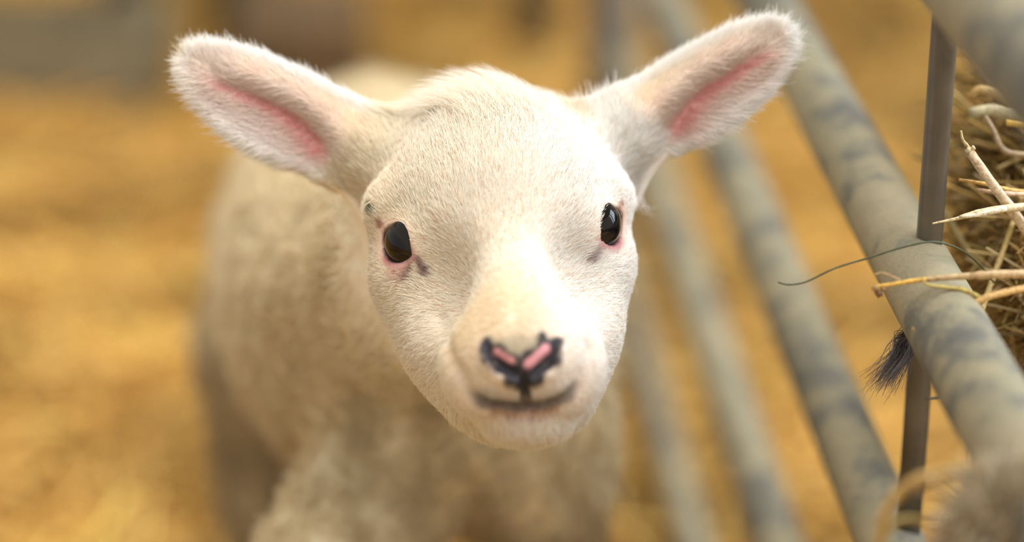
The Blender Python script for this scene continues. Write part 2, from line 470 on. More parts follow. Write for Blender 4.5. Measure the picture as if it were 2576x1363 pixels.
def paint(P, N, skin):
    """colour by place on the body"""
    n = len(P)
    c = np.tile(CREAM, (n, 1))
    x = P[:, 0]; y = P[:, 1]; z = P[:, 2]
    v = wavy(P, 60, 3)*.5+.5; v2 = wavy(P, 260, 4)*.5+.5
    c = mixc(c, WHITE, np.clip(smoothstep(x, -.015, .030)*.75+.25*v+.12, 0, 1))  # right side whiter: cool light from the right put into the coat colour
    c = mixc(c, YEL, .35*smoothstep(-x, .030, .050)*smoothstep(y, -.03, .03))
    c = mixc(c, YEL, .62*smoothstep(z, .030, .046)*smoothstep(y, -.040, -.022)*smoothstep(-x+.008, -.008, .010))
    c = mixc(c, YEL*.9, .5*smoothstep(ball(P, K(1440, 300, -.03), .004), .004, 0))
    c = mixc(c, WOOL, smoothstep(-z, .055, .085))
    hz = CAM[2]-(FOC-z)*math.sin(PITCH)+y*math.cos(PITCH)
    c = mixc(c, np.array([.40, .31, .18]), .75*smoothstep(-z, .07, .10)*smoothstep(hz+.015*v, .285, .225))  # lower wool browner: shade on the lower body put into its colour
    if skin: c = mixc(c, np.array([.74, .53, .39]), np.full(n, .75)*smoothstep(z, -.045, -.025))
    for E in (ear_l, ear_r):
        u, sg, s2, on, h = ear_coord(P, E)
        front = on & (N[:, 2] > -.1)
        ec = np.tile(np.array([.86, .77, .70]), (n, 1))
        ec = mixc(ec, np.array([.88, .76, .60]), smoothstep(sg, .004, .014))
        ec = mixc(ec, np.array([.86, .68, .60]), .35*np.exp(-((sg-.009)/.004)**2)*smoothstep(v2, .2, .9))
        ec = mixc(ec, np.array([.90, .88, .86]), smoothstep(-sg, .004, .012)*(.75 if E is ear_r else .45))
        ec = mixc(ec, WHITE, smoothstep(s2, -.005, -.001))
        wl = smoothstep(u, .10, .26)*smoothstep(u, .90, .68)
        pk = np.exp(-((sg+.0016)/(.0010+.0017*smoothstep(u, .85, .2)))**2)*wl
        ec = mixc(ec, ROSY if not skin else PINK*1.1, (.40 if not skin else .6)*np.exp(-((sg+.005)/.007)**2)*wl)
        ec = mixc(ec, PINK if skin else PINK*1.05+.05, np.clip(pk*1.25, 0, 1))
        k = np.where(front, 1.0, 0.0)*smoothstep(u, .02, .22)
        c = mixc(c, ec, k)
    # dark skin round nostrils, cleft, mouth
    fz = (z > .0)
    q = np.where(fz[:, None], P, 9.0)
    jag = .0006*wavy(P, 420, 5)
    dn = np.minimum(seg3(q, NOS_L+np.array([0, -.0003, 0])), seg3(q, NOS_R+np.array([0, -.0003, 0])))
    dkn = smoothstep(dn+jag, .0036, .0020)
    dt = ell(q, TIP+np.array([-.0002, .0001, 0]), np.array([.0066, .0043, .008]))
    dkn = np.maximum(dkn, smoothstep(dt+jag, .0014, -.0006))
    dcl = seg3(q, CLEFT); dkn = np.maximum(dkn, smoothstep(dcl+jag*.3, .0024, .0014))
    pks = [(S((1247, 889))[0], S((1284, 907))[0], .0019, .0015), (S((1373, 882))[0], S((1334, 914))[0], .0023, .0021)]
    dkp = np.minimum(*[cone(q, *p_) for p_ in pks]); dkn = np.maximum(dkn, .9*smoothstep(dkp+jag, .0022, .0010))
    c = mixc(c, np.array([.40, .37, .26]), .42*smoothstep(ell(q, hit(1305, 876), np.array([.011, .0034, .01]))+jag*1.5, .003, -.001))
    smr = ball(q, hit(1362, 858), .0014)
    dkn = np.maximum(dkn, .9*smoothstep(smr+jag*1.6, .0016, 0))
    c = mixc(c, DARK, dkn)
    # pink inner nostril wings
    c = mixc(c, NPINK, smoothstep(dkp+.3*jag, .0003, -.0009))
    dm = seg3(q, MOUTH)
    c = mixc(c, np.array([.10, .08, .075]), .95*smoothstep(dm+jag*.4, .0040, .0014)*smoothstep(np.abs(x-.0042), .0205, .0125))
    dl = seg3(q, LIP); c = mixc(c, np.array([.40, .25, .21]), .75*smoothstep(dl+jag*.5, .0026, .0006))
    c = mixc(c, np.array([.42, .38, .32]), .55*smoothstep(seg3(q, S((1225, 992), (1270, 1004), (1322, 1008), (1370, 1002), (1420, 988))), .0055, .0))
    # eye rims and tear marks
    for e, tr in ((EL, TEAR_L), (ER, TEAR_R)):
        am, zz = almond(P, e)
        rim = smoothstep(am, .0034, .0012)*(np.linalg.norm(P-e['c'], axis=1) < .022)
        low = (.15+.85*smoothstep(-((P-e['c'])@e['b']), -.002, .003))*(1-.75*smoothstep((P-e['c'])@e['a'], .001, .006))
        c = mixc(c, np.array([.52, .22, .22]), rim*low*(1 if skin else .75))
        c = mixc(c, np.array([.10, .04, .04]), smoothstep(am, .0009, .0001)*(np.linalg.norm(P-e['c'], axis=1) < .022))
        dtr = seg3(P, tr); c = mixc(c, np.array([.30, .15, .15]), smoothstep(dtr+jag*.6, .0024, .0006)*(.8 if e is EL else .55))
    dst = seg3(P, STAIN_L); c = mixc(c, np.array([.28, .17, .12]), .8*smoothstep(dst+jag*1.6, .0018, .0002))
    c = mixc(c, np.array([.74, .46, .42]), .5*smoothstep(ball(P, hit(1004, 682), .0035)+jag, .003, -.002))
    for q_ in ((958, 566), (1560, 519)): c = mixc(c, np.array([.40, .17, .12]), .75*smoothstep(ball(P, hit(*q_), .0008), .0016, 0))
    gst = ball(P, hit(938, 530), .0012); c = mixc(c, np.array([.10, .13, .04]), .8*smoothstep(gst+jag, .002, 0))
    return np.clip(c, 0, 1)
LIP = S((1245, 1034), (1280, 1039), (1325, 1041), (1370, 1037), (1395, 1029))

def vcol_mat(name, rough=.6, spec=.3, trans=0.0, sss=0.0):
    M = Mat(name); at = M.n('ShaderNodeAttribute'); at.attribute_name = 'tint'
    M.l(at.outputs['Color'], M.b.inputs['Base Color']); M.b.inputs['Roughness'].default_value = rough
    M.b.inputs['Specular IOR Level'].default_value = spec
    if sss:
        M.b.inputs['Subsurface Weight'].default_value = sss; M.b.inputs['Subsurface Radius'].default_value = (1, .4, .25)
        M.b.inputs['Subsurface Scale'].default_value = .004
    if trans:
        t = M.n('ShaderNodeBsdfTranslucent'); M.l(at.outputs['Color'], t.inputs['Color'])
        mx = M.n('ShaderNodeMixShader'); mx.inputs[0].default_value = trans
        M.l(M.b.outputs[0], mx.inputs[1]); M.l(t.outputs[0], mx.inputs[2])
        out = [x for x in M.nt.nodes if x.type == 'OUTPUT_MATERIAL'][0]
        M.l(mx.outputs[0], out.inputs[0])
    return M.m
SKIN = vcol_mat('lamb_skin', .55, .3)
FUR = vcol_mat('lamb_fur', .55, .25, trans=.32)

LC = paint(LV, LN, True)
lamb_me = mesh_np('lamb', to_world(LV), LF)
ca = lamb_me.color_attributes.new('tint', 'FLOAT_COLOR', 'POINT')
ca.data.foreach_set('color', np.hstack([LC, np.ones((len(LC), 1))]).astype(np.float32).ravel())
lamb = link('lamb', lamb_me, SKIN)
tag(lamb, 'young white lamb with upright pink-lined ears standing beside the metal gate', 'lamb')

def to_world_dir(v): return v[:, :1]*AXR+v[:, 1:2]*AXU-v[:, 2:3]*AXF

def eyeball(e, name):
    bm = bmesh.new(); bmesh.ops.create_uvsphere(bm, u_segments=64, v_segments=48, radius=e['r']+.0003)
    # the cornea bulges a little
    for v in bm.verts:
        t = max(0, v.co.z/e['r']-.72)/.28
        v.co.z += .0012*t*t*(3-2*t)
    me = bpy.data.meshes.new(name); bm.to_mesh(me); bm.free()
    o = link(name, me, EYEM, lamb)
    n = to_world_dir(e['n'][None])[0]; a = to_world_dir(e['a'][None])[0]; b = np.cross(n, a)
    M4 = Matrix(((a[0], b[0], n[0]), (a[1], b[1], n[1]), (a[2], b[2], n[2]))).to_4x4()
    M4.translation = Vector(to_world(e['c']+e['n']*.0007)[0]); o.matrix_world = M4
    return o
em = Mat('eye')
tc = em.n('ShaderNodeTexCoord'); mp = em.n('ShaderNodeMapping'); mp.inputs['Scale'].default_value = (90, 190, 0)
em.l(tc.outputs['Object'], mp.inputs[0]); ln_ = em.n('ShaderNodeVectorMath', operation='LENGTH'); em.l(mp.outputs[0], ln_.inputs[0])
em.l(em.ramp(ln_.outputs['Value'], [(0, (.002, .002, .004)), (.55, (.003, .003, .006)), (.68, (.012, .010, .008)), (1, (.008, .007, .006))]), em.b.inputs['Base Color'])
em.b.inputs['Roughness'].default_value = .05; em.b.inputs['Specular IOR Level'].default_value = .25
em.b.inputs['Coat Weight'].default_value = .15; em.b.inputs['Coat Roughness'].default_value = .02
EYEM = em.m
for e in EYES: eyeball(e, 'eye')

# ------------------------------------------------------------------ coat
TRI = np.vstack([LF[:, [0, 1, 2]], LF[:, [0, 2, 3]]])
TP = LV[TRI]; TA = .5*np.linalg.norm(np.cross(TP[:, 1]-TP[:, 0], TP[:, 2]-TP[:, 0]), axis=1)
TCn = TP.mean(1); TN = nrm(LN[TRI].mean(1))

def scatter(density):
    """density per square metre for each triangle -> points, normals"""
    ex = TA*density; n = np.floor(ex+rng.random(len(ex))).astype(int)
    idx = np.repeat(np.arange(len(ex)), n)
    r1 = np.sqrt(rng.random(len(idx))); r2 = rng.random(len(idx))
    w_ = np.stack([1-r1, r1*(1-r2), r1*r2], 1)[:, :, None]
    return (TP[idx]*w_).sum(1), nrm((LN[TRI[idx]]*w_).sum(1))

def hair_object(name, PTS, RAD, COL, mat, kind='stuff', label=None):
    n, k = PTS.shape[:2]
    hc = bpy.data.hair_curves.new(name); hc.add_curves([k]*n)
    wpos = to_world(PTS.reshape(-1, 3)).astype(np.float32)
    hc.attributes['position'].data.foreach_set('vector', wpos.ravel())
    ra = hc.attributes.get('radius') or hc.attributes.new('radius', 'FLOAT', 'POINT')
    ra.data.foreach_set('value', RAD.astype(np.float32).ravel())
    ct = hc.attributes.new('tint', 'FLOAT_COLOR', 'POINT')
    cc = np.concatenate([COL, np.ones(COL.shape[:2]+(1,))], 2).astype(np.float32)
    ct.data.foreach_set('color', cc.ravel())
    hc.materials.append(mat)
    o = bpy.data.objects.new(name, hc); C.objects.link(o); o.parent = lamb
    if kind: o['kind'] = kind
    if label: o['label'] = label
    return o
def eye_dist(P):
    m = np.full(len(P), 1.0)
    for e in EYES:
        am, _ = almond(P, e); far = np.linalg.norm(P-e['c'], axis=1) > .030
        m = np.minimum(m, np.where(far, 1.0, am))
    return m
def nose_mask(P):
    """1 where the skin is bare: nostrils, nose tip, cleft, lips"""
    dn = np.minimum(seg3(P, NOS_L), seg3(P, NOS_R))
    m = smoothstep(dn, .0034, .0022)
    m = np.maximum(m, smoothstep(ell(P, TIP+np.array([-.0002, .0001, 0]), np.array([.0064, .0042, .008])), .0008, -.0008))
    for p_ in ((S((1247, 889))[0], S((1284, 907))[0], .0019, .0015), (S((1373, 882))[0], S((1334, 914))[0], .0023, .0021)):
        m = np.maximum(m, smoothstep(cone(P, *p_), .0012, .0004))
    m = np.maximum(m, smoothstep(seg3(P, CLEFT), .0014, .0008))
    m = np.maximum(m, smoothstep(seg3(P, MOUTH), .0018, .0008)*smoothstep(np.abs(P[:, 0]-.0042), .0195, .0125))
    m = np.maximum(m, .8*smoothstep(seg3(P, LIP), .0016, .0008))
    return m
def strands(P, N, T, L, lift, rad, K_=5, curl=.0, sag=.0):
    n = len(P); T = nrm(T-N*(T*N).sum(1, keepdims=True))
    d0 = nrm(N*lift[:, None]+T*(1-.4*lift[:, None]))
    s = np.linspace(0, 1, K_)
    PTS = np.zeros((n, K_, 3)); B = np.cross(N, T); ph = rng.random(n)*6.28
    for i, t in enumerate(s):
        PTS[:, i] = P+(L*t)[:, None]*(d0*(1-.35*t)+T*(.35*t)-N*(.10*t*t*(1-lift))[:, None])
        if curl: PTS[:, i] += (curl*t)*(np.cos(ph+7*t)[:, None]*B+np.sin(ph+7*t)[:, None]*N)
        if sag: PTS[:, i, 1] -= sag*t*t
    PTS[:, 0] -= N*.0002
    R = rad[:, None]*np.array([1, .95, .8, .55, .22])[None, :K_] if K_ == 5 else rad[:, None]*(1-.8*s)[None]
    return PTS, R

def coat(kind):
    z = TCn[:, 2]
    eu = [ear_coord(TCn, E) for E in (ear_l, ear_r)]
    onear = np.zeros(len(TCn), bool)
    for u, sg, s2, on, h in eu: onear |= on & (u > .10)
    if kind == 'face':
        dens = np.where(onear, 0, 9.0e6)*smoothstep(-z, .075, .050)
        dens *= np.where(TN[:, 2] < -.25, .25, 1)
        dens *= np.where(TCn[:, 2] > .005, .8, 1)
    elif kind == 'ear':
        dens = np.where(onear, 6.0e6, 0)
    else:
        dens = 1.6e5*smoothstep(-z, .045, .080)*(~onear)
        dens *= np.where(TCn[:, 1] < -.22, .3, 1)
    P, N = scatter(dens)
    n = len(P); J = rng.normal(size=(n, 3))
    if kind == 'face':
        ed = eye_dist(P); nm = nose_mask(P)
        keep = (ed > .0022) & (rng.random(n) > nm) & (head_field(P) < .004)
        P, N, J, ed = P[keep], N[keep], J[keep], ed[keep]; n = len(P)
        o = K(1285, 790, 0)[:2]
        v = np.zeros((n, 3)); v[:, :2] = P[:, :2]-o
        v = nrm(v)*1.0; v[:, 2] = -.35
        v[:, 1] += .35*smoothstep(P[:, 1], .0, .04)
        # the whorl on the crown sweeps to the left
        cr = smoothstep(P[:, 1], .038, .058)*smoothstep(-P[:, 0], -.02, .01)
        v[:, 0] -= .35*cr; v[:, 2] += .25*cr
        T = v+.20*np.stack([wavy(P, 110, 5), wavy(P, 110, 6), wavy(P, 110, 7)], 1)+.12*np.stack([wavy(P, 420, 1), wavy(P, 420, 2), wavy(P, 420, 3)], 1)+.10*J
        L = .0033+.0016*smoothstep(P[:, 1], .0, .045)+.006*smoothstep(P[:, 1], .044, .056)*smoothstep(np.abs(P[:, 0]+.010), .026, .008)
        L *= 1-.45*smoothstep(P[:, 2], .025, .045)
        L *= .35+.65*smoothstep(ed, .001, .008)
        L *= .30+.70*smoothstep(np.minimum(seg3(P, MOUTH), np.minimum(seg3(P, NOS_L), seg3(P, NOS_R))), .0010, .0075)
        chin = smoothstep(-P[:, 1], .040, .050); L += .0016*chin
        L += .0015*smoothstep(-P[:, 2], .01, .035)
        L *= rng.uniform(.65, 1.15, n)
        lift = .28+.12*rng.random(n)+.10*smoothstep(P[:, 1], .046, .060)
        lift *= 1-.45*smoothstep(ed, .006, .001)
        lift = np.clip(lift+.10*wavy(P, 1400, 4), .05, .8)
        T = nrm(T)+.16*np.stack([wavy(P, 1300, 1), wavy(P, 1300, 2), wavy(P, 1300, 3)], 1)
        wisp = (rng.random(n) < .08)*smoothstep(P[:, 1], .046, .056); L *= 1+.6*wisp; lift += .14*wisp; T[:, 0] -= .5*wisp
        rad = np.full(n, 7.2e-5)*rng.uniform(.7, 1.25, n)
        PTS, R = strands(P, N, T, L, lift, rad)
        PTS[:, 1:] += .00025*rng.normal(size=(n, 1, 3))*np.array([.3, .6, 1, 1.3])[None, :, None]
    elif kind == 'ear':
        T = np.zeros((n, 3)); L = np.full(n, .0045); lift = np.full(n, .32); keep = np.ones(n, bool)
        for E in (ear_l, ear_r):
            u, sg, s2, on, h = ear_coord(P, E)
            ax = np.array([*E.ax, 0]); pp = np.array([-E.ax[1], E.ax[0], 0]); pp = pp if pp[1] > 0 else -pp
            front = N[:, 2] > -.05
            low = smoothstep(-sg, -.001, .002)
            t = ax*.75+pp*(.55*(1-low)-.75*low)[:, None]
            near = np.exp(-((sg-.0045)/.0045)**2)*smoothstep(u, .95, .6)
            t = t-pp*(1.25*near)[:, None]
            t[~front] = ax
            wl = smoothstep(u, .10, .26)*smoothstep(u, .90, .68)
            pk = np.exp(-((sg+.0018)/(.0010+.0018*smoothstep(u, .85, .2)))**2)*wl
            k2 = (rng.random(n) > .72*pk) | ~front
            lft = .30+.35*smoothstep(s2, -.004, 0)+.10*rng.random(n)
            ll = .0042+.0014*smoothstep(s2, -.006, -.001)+.0010*low
            ll = ll*(.6+.4*smoothstep(u, .05, .3))
            T[on] = t[on]; L[on] = ll[on]; lift[on] = lft[on]; keep[on] &= k2[on]
        P, N, T, L, lift, J = P[keep], N[keep], T[keep], L[keep], lift[keep], J[keep]; n = len(P)
        T = T+.22*np.stack([wavy(P, 160, 5), wavy(P, 160, 6), wavy(P, 160, 7)], 1)+.12*J+.15*np.stack([wavy(P, 600, 1), wavy(P, 600, 2), 0*L], 1)
        L = L*rng.uniform(.65, 1.2, n)*np.where(rng.random(n) < .15, 1.45, 1)
        PTS, R = strands(P, N, T, L, lift, np.full(n, 8.0e-5)*rng.uniform(.8, 1.2, n))
        PTS[:, 1:] += .0003*rng.normal(size=(n, 1, 3))*np.array([.3, .6, 1, 1.3])[None, :, None]
    else:
        T = np.stack([wavy(P, 90, 5), wavy(P, 90, 6)-.4, wavy(P, 90, 7)-.3], 1)+.4*J
        L = .011*rng.uniform(.6, 1.2, n); rad = np.full(n, 3.2e-4)
        PTS, R = strands(P, N, T, L, np.full(n, .6), rad, curl=.0025)
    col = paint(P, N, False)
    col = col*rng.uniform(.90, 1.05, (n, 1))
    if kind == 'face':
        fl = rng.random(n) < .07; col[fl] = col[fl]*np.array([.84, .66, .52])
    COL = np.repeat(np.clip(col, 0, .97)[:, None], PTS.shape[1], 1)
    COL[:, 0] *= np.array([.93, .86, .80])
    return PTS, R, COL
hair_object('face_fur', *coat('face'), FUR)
hair_object('ear_fur', *coat('ear'), FUR)
hair_object('wool', *coat('wool'), FUR)

# eyelashes and long feeler hairs
def long_hairs(name, lines, r, col, spread=.0006, per=1):
    PT = []
    for ln in lines:
        for _ in range(per):
            base = spline([p+rng.normal(size=3)*spread*(i+.3)/len(ln) for i, p in enumerate(ln)], 4)
            t = np.linspace(0, len(base)-1, 9); i = np.clip(t.astype(int), 0, len(base)-2)
            PT.append(base[i]+(base[i+1]-base[i])*(t-i)[:, None])
    PT = np.array(PT); n = len(PT)
    R = np.full(n, r)[:, None]*np.linspace(1, .25, 9)[None]
    hair_object(name, PT, R, np.tile(np.array(col), (n, 9, 1)), FUR)
def lash(e, side, n, L, sweep):
    out = []
    for i in range(n):
        x = rng.uniform(-.003, .0095); yy = .0066*(1-(x/.0095)**2)
        p = e['c']+e['a']*x+e['b']*(yy-.0004); p = e['c']+nrm(p-e['c'])*(e['r']+.0024)
        d = nrm(e['n']*.25+e['a']*sweep+e['b']*.10+rng.normal(size=3)*.12)
        out.append([p, p+d*L*.5+np.array([0, -.0001, 0]), p+d*L+np.array([0, -.0006, 0])])
    return out
long_hairs('eyelashes', lash(EL, -1, 50, .0085, 1.2), 5.5e-5, (.86, .74, .60))
long_hairs('eyelashes', lash(ER, 1, 44, .0080, 1.1), 5.5e-5, (.80, .62, .50))
wl = [[K(1010, 700, -.002), K(985, 722, .003), K(975, 745, .004), K(972, 790, .003)],
      [K(1022, 702, .0), K(995, 735, .006), K(982, 770, .006), K(980, 800, .004)],
      [K(1000, 695, -.002), K(985, 715, .002), K(980, 735, .003), K(985, 765, .002)],
      [K(948, 505, -.006), K(920, 512, -.002), K(908, 530, -.001), K(908, 566, -.001)],
      [K(940, 500, -.006), K(915, 520, -.002), K(912, 540, -.001), K(914, 556, -.001)],
      [K(1585, 700, -.01), K(1594, 712, -.008), K(1600, 730, -.008), K(1602, 742, -.008)]]
long_hairs('feeler_hairs', wl, 4.5e-5, (.86, .74, .55), spread=.0008, per=2)
print('LAMB', len(LV), len(LF))

# ------------------------------------------------------------------ metal gate
AZ = math.radians(3.6)
GD = np.array([-math.sin(AZ), math.cos(AZ), 0.0])       # the rails run this way
GN = np.array([math.cos(AZ), math.sin(AZ), 0.0])
G0 = W(2325, 720, .835)                                  # a point of the rail beside the hay
def on_gate(px, py, off=0.0):
    r = W(px, py, 1.0)-CAM
    return CAM+r*(((G0+GN*off-CAM)@GN)/(r@GN))
def tube_mesh(name, pts, rads, seg=10, cap=True):
    pts = np.asarray(pts, float); n = len(pts)
    tg = nrm(np.gradient(pts, axis=0)); V = []; up = np.array([0, 0, 1.0])
    if abs(tg[0]@up) > .9: up = np.array([1.0, 0, 0])
    for i in range(n):
        a = nrm(np.cross(tg[i], up)); b = np.cross(a, tg[i]); up = b
        for k in range(seg):
            t = 2*math.pi*k/seg; V.append(pts[i]+rads[i]*(a*math.cos(t)+b*math.sin(t)))
    F = [(i*seg+k, i*seg+(k+1) % seg, (i+1)*seg+(k+1) % seg, (i+1)*seg+k) for i in range(n-1) for k in range(seg)]
    me = bpy.data.meshes.new(name)
    V = [tuple(v) for v in V]
    if cap: F = F+[tuple(range(seg))[::-1], tuple((n-1)*seg+k for k in range(seg))]
    me.from_pydata(V, [], F); me.update(); return me
gm = Mat('weathered_galvanised_steel')
n1 = gm.noise(52, 7, .72); n2 = gm.noise(16, 3, .5)
mxx = gm.n('ShaderNodeMath', operation='ADD'); gm.l(n1, mxx.inputs[0]); gm.l(n2, mxx.inputs[1])
hlf = gm.n('ShaderNodeMath', operation='MULTIPLY'); gm.l(mxx.outputs[0], hlf.inputs[0]); hlf.inputs[1].default_value = .5
gm.l(gm.ramp(hlf.outputs[0], [(.38, (.085, .09, .085)), (.46, (.145, .14, .115)), (.51, (.26, .235, .155)), (.62, (.33, .28, .175))]), gm.b.inputs['Base Color'])
gm.b.inputs['Roughness'].default_value = .62; gm.b.inputs['Metallic'].default_value = .15
gm.bump(gm.noise(420, 5, .7), .7, .0009)
dg = Mat('dull_steel_post'); dg.l(dg.ramp(dg.noise(12, 3), [(.35, (.15, .13, .10)), (.65, (.24, .20, .15))]), dg.b.inputs['Base Color']); dg.b.inputs['Roughness'].default_value = .6
dk = Mat('dark_steel_rod'); dk.l(dk.ramp(dk.noise(25, 4), [(.35, (.075, .068, .058)), (.65, (.15, .135, .11))]), dk.b.inputs['Base Color'])
dk.b.inputs['Roughness'].default_value = .38; dk.b.inputs['Metallic'].default_value = .4
gate = empty('metal_gate', tuple(G0-GD*.2)[:2]+(0.0,))
tag(gate, 'galvanised tubular gate with slanting mottled rails beside the hay', 'gate')
R_T = .0128
def rail(px, py, r, y0=-.40, y1=1.80, label=None):
    p = on_gate(px, py); t0 = (y0-p[1])/GD[1]; t1 = (y1-p[1])/GD[1]
    pts = [p+GD*(t0+(t1-t0)*i/16) for i in range(17)]
    o = link('rail', tube_mesh('rail', pts, [r]*17, 24), gm.m, gate)
    if label: o['label'] = label
    return p
pA = rail(2325, 720, R_T+.0006); pB = rail(2190, 1245, R_T); pC = rail(1915, 1240, R_T-.0005)
p5 = rail(1728, 1300, R_T-.003); pD = rail(2532, 20, R_T+.006)
rod = W(2291, 660, .845)+GN*.006
for dz_, lab in ((0, None),):
    pts = [np.array([rod[0], rod[1], z]) for z in np.linspace(pB[2]-.0, pD[2]+.25, 9)]
    o = link('upright_rod', tube_mesh('upright_rod', pts, [.0046]*9, 16), dk.m, gate)
    o['label'] = 'thin dark upright rod between the rails'
for yy in (1.80,):
    q = G0+GD*((yy-G0[1])/GD[1])
    pts = [np.array([q[0], q[1], z]) for z in np.linspace(.0, .62, 6)]
    link('end_post', tube_mesh('end_post', pts, [.021]*6, 16), dg.m, gate)
print('GATE heights', pA[2], pB[2], pC[2], p5[2], pD[2], 'depths', [(p-CAM)@AXF for p in (pA, pB, pC, pD)])

# ------------------------------------------------------------------ straw floor
def gridmesh(name, x0, x1, y0, y1, nx, ny, zf):
    X, Y = np.meshgrid(np.linspace(x0, x1, nx), np.linspace(y0, y1, ny), indexing='ij')
    P = np.stack([X.ravel(), Y.ravel(), np.zeros(X.size)], 1); P[:, 2] = zf(P)
    i = np.arange(nx*ny).reshape(nx, ny)
    F = np.stack([i[:-1, :-1].ravel(), i[1:, :-1].ravel(), i[1:, 1:].ravel(), i[:-1, 1:].ravel()], 1)
    return mesh_np(name, P, F)
def floor_z(P):
    Q = P.copy(); Q[:, 2] = 0
    return .016*wavy(Q, 6, 2)+.008*wavy(Q, 19, 3)-.012
fm = Mat('trodden_straw')
geo = fm.n('ShaderNodeTexCoord').outputs['Object']
fa = fm.noise(7.0, 3, .55, geo)
cola = fm.ramp(fa, [(.30, (.36, .19, .045)), (.45, (.60, .34, .075)), (.58, (.70, .43, .11)), (.75, (.80, .56, .20))])
fm.l(cola, fm.b.inputs['Base Color'])
fm.b.inputs['Roughness'].default_value = .9; fm.b.inputs['Specular IOR Level'].default_value = .1
fm.bump(fm.noise(90, 6, .7, geo), .8, .01)
fl = floor = link('floor', gridmesh('floor', -4, 4, -1.0, 6.5, 260, 240, floor_z), fm.m); tag(fl, kind='structure')

def strips(name, n, xy, L, Wd, tilt, z, mat, col_fn, kind='stuff', zfun=None, parent=None):
    """many flattened straws as one mesh; three-sided tubes"""
    c = xy; a = rng.uniform(0, math.pi*2, n); ti = rng.normal(0, tilt, n)
    d = np.stack([np.cos(a)*np.cos(ti), np.sin(a)*np.cos(ti), np.sin(ti)], 1)
    s = nrm(np.cross(d, [0, 0, 1.0])); u = np.cross(s, d)
    bend = rng.normal(0, .12, n)[:, None]
    V = np.zeros((n, 3, 3, 3)); 
    for k, t in enumerate((-.5, 0, .5)):
        cen = c+d*(L*t)[:, None]+s*bend*(L*(0.25-t*t))[:, None]
        for m in range(3):
            th = 2*math.pi*m/3
            V[:, k, m] = cen+Wd[:, None]*(s*math.cos(th)+u*.6*math.sin(th))
    base = (np.arange(n)*9)[:, None, None]
    f = []
    for k in range(2):
        for m in range(3): f.append([k*3+m, k*3+(m+1) % 3, (k+1)*3+(m+1) % 3, (k+1)*3+m])
    F = (base+np.array(f)[None]).reshape(-1, 4)
    me = mesh_np(name, V.reshape(-1, 3), F)
    cc = np.repeat(col_fn(n, c), 9, 0); at = me.color_attributes.new('tint', 'FLOAT_COLOR', 'POINT')
    at.data.foreach_set('color', np.hstack([cc, np.ones((len(cc), 1))]).astype(np.float32).ravel())
    o = link(name, me, mat, parent, smooth=False)
    if kind: o['kind'] = kind
    return o
STRAW = vcol_mat('straw', .55, .3, trans=.15)
def straw_col(n, c):
    t = rng.random((n, 1)); g = rng.random((n, 1))
    base = np.array([.67, .36, .070])*(1-t)+np.array([.85, .56, .17])*t
    q = c*np.array([1, 1.3, 0]); patch = np.clip(wavy(q, 10, 5)*.30+wavy(q, 34, 6)*.38+.5, 0, 1.1)[:, None]
    return np.clip(base*(.36+1.0*patch)*(.85+.3*g), 0, .95)
n = 66000
xy = np.stack([rng.uniform(-1.5, 1.4, n), rng.uniform(.15, 3.5, n), np.zeros(n)], 1)
xy[:, 2] = floor_z(xy)+np.abs(rng.normal(0, .012, n))+.004
o = strips('straw_litter', n, xy, rng.uniform(.05, .16, n), rng.uniform(.0015, .003, n), .22, 0, STRAW, straw_col, parent=floor)
wb = Mat('grey_block_wall'); wb.l(wb.ramp(wb.noise(3, 4), [(.3, (.22, .20, .16)), (.7, (.34, .31, .26))]), wb.b.inputs['Base Color'])


# ------------------------------------------------------------------ pen divider far behind
bm_ = Mat('grey_green_steel'); bm_.l(bm_.ramp(bm_.noise(8, 3), [(.35, (.145, .12, .07)), (.65, (.24, .20, .12))]), bm_.b.inputs['Base Color'])
bm_.b.inputs['Roughness'].default_value = .6
wd = Mat('dark_brown_matte'); wd.l(wd.ramp(wd.noise(6, 3), [(.35, (.06, .034, .012)), (.65, (.12, .068, .024))]), wd.b.inputs['Base Color'])
wd.b.inputs['Roughness'].default_value = .8
def ground_at(px, py):
    r = W(px, py, 1.0)-CAM; return CAM+r*(-CAM[2]/r[2])
def box(name, c, sz, rz, mat, parent, bev=.004):
    bm = bmesh.new(); bmesh.ops.create_cube(bm, size=1)
    for v in bm.verts: v.co = Vector((v.co.x*sz[0], v.co.y*sz[1], v.co.z*sz[2]))
    bmesh.ops.bevel(bm, geom=bm.edges[:], offset=bev, segments=2, affect='EDGES')
    me = bpy.data.meshes.new(name); bm.to_mesh(me); bm.free()
    o = link(name, me, mat, None, smooth=False); o.location = c; o.rotation_euler = (0, 0, rz)
    if parent: o.parent = parent; o.matrix_parent_inverse = Matrix.Translation(parent.location).inverted()
    return o
YD = 2.30
div = empty('hurdle', (0, YD, 0)); tag(div, 'blurred grey-green upright bars of the hurdle far behind the head', 'hurdle')
def xd(px, y=YD): return (px-1288)/FPX*(y*math.cos(PITCH)+.72*math.sin(PITCH))
for px_, r_, ln_x in ((1345, .022, 0), (600, .026, 0), (345, .026, -.10)):
    x0 = xd(px_); pts = [np.array([x0+ln_x*t, YD, 1.0*t]) for t in np.linspace(0, 1, 5)]
    o = link('bar', tube_mesh('bar', pts, [r_]*5, 14), bm_.m, div)
for x in (-1.3, .90): box('post', (x, YD, .47), (.06, .05, 1.06), 0, bm_.m, div)
for z in (.30, .62, .95): link('cross_rail', tube_mesh('cross_rail', [np.array([x, YD+.02, z]) for x in np.linspace(-1.3, .90, 7)], [.014]*7, 14), bm_.m, div)
xl0, xl1 = xd(-330), xd(440)
tr = empty('feed_trough', ((xl0+xl1)/2, 2.24, 0)); tag(tr, 'blurred low olive-grey trough on the straw behind the pink-lined ear with dark inside', 'trough')
